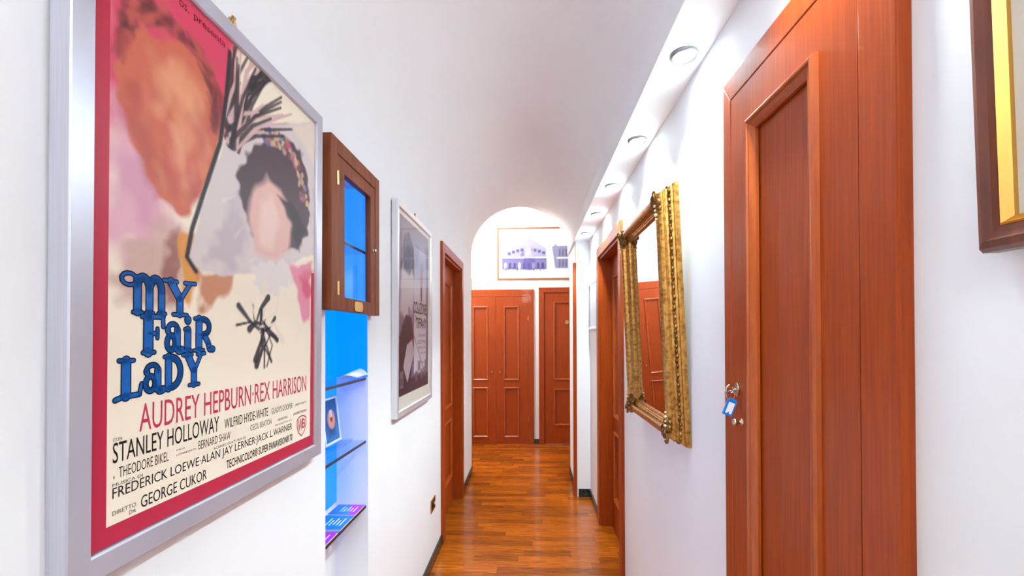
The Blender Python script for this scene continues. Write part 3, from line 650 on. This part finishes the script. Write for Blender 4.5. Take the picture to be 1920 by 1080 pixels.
# ------------------------------------------------------------------ gilt mirror
g = empty('wall_mirror', (XR - .002, 1.9115, 1.117), RIGHT, math.radians(2.4))
GH, GU = .93, .3485
arcp = [(.024 + .020 * (1 - math.cos(PI * k / 9)), .050 + .022 * math.sin(PI * k / 9)) for k in range(0, 8)]
prof = [(0, 0), (0, .012), (.003, .018), (.008, .019), (.010, .026), (.018, .036), (.020, .043), (.0225, .043), (.0225, .048)] + arcp + [(.062, .052), (.066, .053), (.069, .049), (.073, .049), (.076, .045), (.080, .045), (.083, .040), (.085, .030), (.085, .004), (0, 0)]
fr = MB().ringframe(-GU, GU, 0, GH, prof[:-1]).build('frame', GOLD, g)
MB().box(-GU + .07, GU - .07, .07, GH - .07, .028, .034).build('mirror_glass', MIRRORM, g)
def carved(parent, axis, c0, c1, fixed, w):
    b = MB(); L = c1 - c0; nn = int(L / .017)
    for k in range(nn):
        p = c0 + (k + .5) * L / nn; sg = 1 if k % 2 else -1
        for dd, rr in ((0, .0062), (.006 * sg, .004), (-.005 * sg, .0035)):
            q_ = (p + dd, fixed + sg * .002) if axis == 0 else (fixed + sg * .002, p + dd)
            b.ball((q_[0], q_[1], w + random.uniform(-.001, .001)), (rr * 1.2, rr * 1.2, rr), 6, 4)
    b.build('carved_band', GOLDR, parent, smooth=True)
carved(fr, 1, .02, GH - .02, -GU + .013, .031); carved(fr, 1, .02, GH - .02, GU - .013, .031); carved(fr, 0, -GU + .02, GU - .02, .013, .031); carved(fr, 0, -GU + .02, GU - .02, GH - .013, .031)
for sx in (-1, 1):
    for sy in (0, 1):
        b = MB(); cx, cy = sx * (GU - .045), (.045 if sy == 0 else GH - .045); dy = 1 if sy == 0 else -1
        for (du, dv) in ((-sx, 0), (0, dy), (-sx * .75, dy * .75)):      # acanthus lobes running along both rails
            L = math.hypot(du, dv); du /= L; dv /= L
            for k in range(5):
                t_ = k / 4; off = .018 + .075 * t_ * (1 if du * dv == 0 else .5); r = .017 * (1 - .6 * t_)
                for sd in (-1, 1):
                    px = cx + du * off - dv * sd * r * .8; py = cy + dv * off + du * sd * r * .8
                    b.ball((px, py, .064 - .012 * t_), (r, r, .010), 8, 5)
                b.ball((cx + du * off, cy + dv * off, .072 - .012 * t_), (r * .6, r * .6, .009), 8, 5)
        for q_ in range(3):
            sp = [(cx + sx * .012 * (q_ - 1) + (.024 - .0018 * k) * math.cos(k * .6 + q_ * 2), cy - dy * .01 * (q_ - 1) + (.024 - .0018 * k) * math.sin(k * .6 + q_ * 2), .073 + .001 * k) for k in range(12)]
            b.tube(sp, [.0055 - .0003 * k for k in range(12)], 6)
        b.ball((cx, cy, .078), (.014, .014, .010), 10, 6)
        orn = b.build('corner_ornament', GOLDR, fr, smooth=True)
        b = MB()
        for k in range(7): b.ball((sx * (GU - .036), cy + dy * (-.02 + .016 * k), .076 - .001 * abs(k - 3)), (.0062 if k % 2 else .0045), 8, 6)
        b.build('bead_row', PEARL, fr, smooth=True)
tag(g, 'ornate gilt framed mirror leaning from the right wall', 'mirror')

# ------------------------------------------------------------------ other pictures
p2 = empty('framed_picture', (XR, 3.888, 1.560), RIGHT)
MB().ringframe(-.245, .245, 0, .425, [(0, 0), (0, .016), (.004, .020), (.018, .018), (.024, .012), (.024, 0)]).build('frame', ALU, p2)
MB().box(-.225, .225, .02, .405, .003, .009).build('print', PAPER, p2); MB().box(-.223, .223, .022, .403, .0105, .0115).build('glass_pane', GLASS, p2)
hook(p2, 0, .425, .008)
tag(p2, 'small silver framed pale picture on the right wall before the pier', 'picture')
p3 = empty('framed_picture', (XR - .004, .178, 1.606), RIGHT, math.radians(1.6))
MB().ringframe(-.37, .37, 0, .62, [(0, 0), (0, .018), (.004, .026), (.012, .030), (.020, .026), (.028, .024), (.028, 0)]).build('frame', MAHOG, p3)
sl = MB().ringframe(-.343, .343, .027, .593, [(0, .01), (0, .025), (.002, .0265), (.004, .024), (.0065, .021), (.009, .018), (.009, .01)]).build('gold_slip', BRIGHTGOLD, p3)
MB().box(-.335, .335, .035, .585, .003, .013).build('mount', CREAM, p3); MB().box(-.333, .333, .037, .583, .0155, .0165).build('glass_pane', GLASS, p3)
tag(p3, 'mahogany framed picture with gold slip at the right edge of view', 'picture')
p4 = empty('framed_picture', (.062, YB, 2.289), BACK, math.radians(1.0))
MB().ringframe(-.52, .52, 0, .726, [(0, 0), (0, .018), (.003, .020), (.017, .020), (.020, .016), (.020, 0)]).build('frame', PALEWD, p4)
MB().box(-.505, .505, .015, .711, .002, .008).build('mount', PAPER, p4)
cb = Canvas(.98, .66, 150, 100, (246, 246, 250), 11); R_ = cb.rng
GR = [(160,156,190), (150, 146, 184), (120, 116, 160), (196, 192, 216)]
cb.poly([(.02, .10), (.06, .10), (.06, .44), (.02, .46)], (206, 206, 220), .01, .8)
cb.poly([(.05, .34), (.10, .42), (.25, .50), (.36, .55), (.42, .555), (.55, .47), (.66, .40), (.66, .32), (.05, .32)], (176, 174, 204), .01)
cb.poly([(.05, .33), (.14, .39), (.30, .43), (.42, .43), (.56, .40), (.65, .35), (.66, .27), (.05, .27)], (166, 163, 194), .006)
for k in range(9): x = .12 + .06 * k; h0 = .40 - .0016 * (k - 4.2) ** 2 * 2; cb.poly([(x, h0 - .035), (x + .04, h0 - .035), (x + .04, h0 + .005), (x, h0 + .005)], (96, 94, 136), .005)
cb.poly([(.04, .11), (.66, .11), (.66, .27), (.04, .27)], (126, 120, 172), .005); cb.poly([(.04, .245), (.66, .245), (.66, .262), (.04, .262)], (116, 112, 154), .005); cb.poly([(.04, .265), (.66, .265), (.66, .282), (.04, .282)], (236, 236, 244), .004)
for k in range(9):
    x = .07 + .065 * k; cb.poly([(x, .12), (x + .035, .12), (x + .035, .19), (x + .0175, .21), (x, .19)], (74, 68, 118) if k % 3 else (228, 226, 240), .004, .9)
cb.poly([(.34, .10), (.50, .10), (.50, .27), (.34, .27)], (92, 84, 148), .01, .7)
cb.poly([(.36, .27), (.45, .27), (.45, .40), (.41, .43), (.36, .40)], (180, 178, 206), .004); cb.poly(arc(.405, .345, .026, .026, 0, 360, 18)[:-1], (244, 244, 250), .004); cb.poly([(.30, .28), (.35, .30), (.35, .38), (.30, .33)], (120, 116, 158), .01, .8)
cb.poly([(.70, .12), (.76, .12), (.73, .40), (.715, .45), (.70, .40)], (250, 250, 250), .006); cb.poly([(.68, .11), (.77, .11), (.76, .20), (.69, .20)], (248, 248, 250), .006)
cb.poly([(.735, .42), (.80, .46), (.96, .46), (.96, .12), (.78, .12)], (150, 148, 180), .006); cb.poly([(.80, .43), (.96, .43), (.96, .46), (.80, .46)], (226, 226, 238), .006)
for k in range(3):
    for j in range(2): x = .83 + .045 * k; y0 = .14 + .15 * j; cb.poly([(x, y0), (x + .025, y0), (x + .025, y0 + .1), (x, y0 + .1)], (110, 108, 146), .005)
cb.poly([(.80, .255), (.96, .255), (.96, .275), (.80, .275)], (238, 238, 246), .004)
for k in range(70): x = R_.uniform(.05, .62); y0 = R_.uniform(.085, .125); cb.poly([(x, y0), (x + .008, y0), (x + .008, y0 + .02), (x, y0 + .02)], (84, 80, 118), .004, .8)
cb.build('printed_photograph', p4, -.49, .033, .0085)
MB().box(-.503, .503, .017, .709, .0105, .0115).build('glass_pane', GLASS, p4)
tag(p4, 'large pale photograph of a domed market hall above the wardrobe', 'picture')

# ------------------------------------------------------------------ key with blue tag in the closet door
k = empty('key_with_tag', (.539, 1.173, 1.368), BACK)
b = MB(); b.tube([(0.0, 0, 0), (-.012, 0, 0)], .0028, 8); kb = b.tube([(-.021 + .009 * math.cos(2 * PI * i / 16), .011 * math.sin(2 * PI * i / 16), 0) for i in range(16)], .0028, 7, True); b.build('key', STEEL, k, smooth=True)
MB().tube([(-.019 + .009 * math.cos(2 * PI * i / 18), -.015 + .012 * math.sin(2 * PI * i / 18), .003 * math.cos(2 * PI * i / 18)) for i in range(18)], .0012, 6, True).build('split_ring', STEEL, k, smooth=True)
tg = empty('fob', (-.0225, -.0455, .003)); tg.parent = k
ca, sa = math.cos(math.radians(-22)), math.sin(math.radians(-22))
def rot(pts): return [(-.0225 + x * ca - y_ * sa, -.0455 + x * sa + y_ * ca) for x, y_ in pts]
bpy.data.objects.remove(tg)
tg = MB().prism(rot([(-.0125, -.0225), (.0125, -.0225), (.0125, .017), (.009, .0225), (-.009, .0225), (-.0125, .017)]), 0, .0045).build('tag_body', BLUETAG, k, bevel=.001)
MB().prism(rot([(-.0075, -.017), (-.003, -.017), (-.0015, -.0125), (.0015, -.0125), (.003, -.017), (.0085, -.017), (.0085, .0125), (-.0075, .0125)]), .0044, .0049).build('paper_label', PAPER, tg)
tag(k, 'key with a blue plastic tag hanging from the closet door lock', 'key')
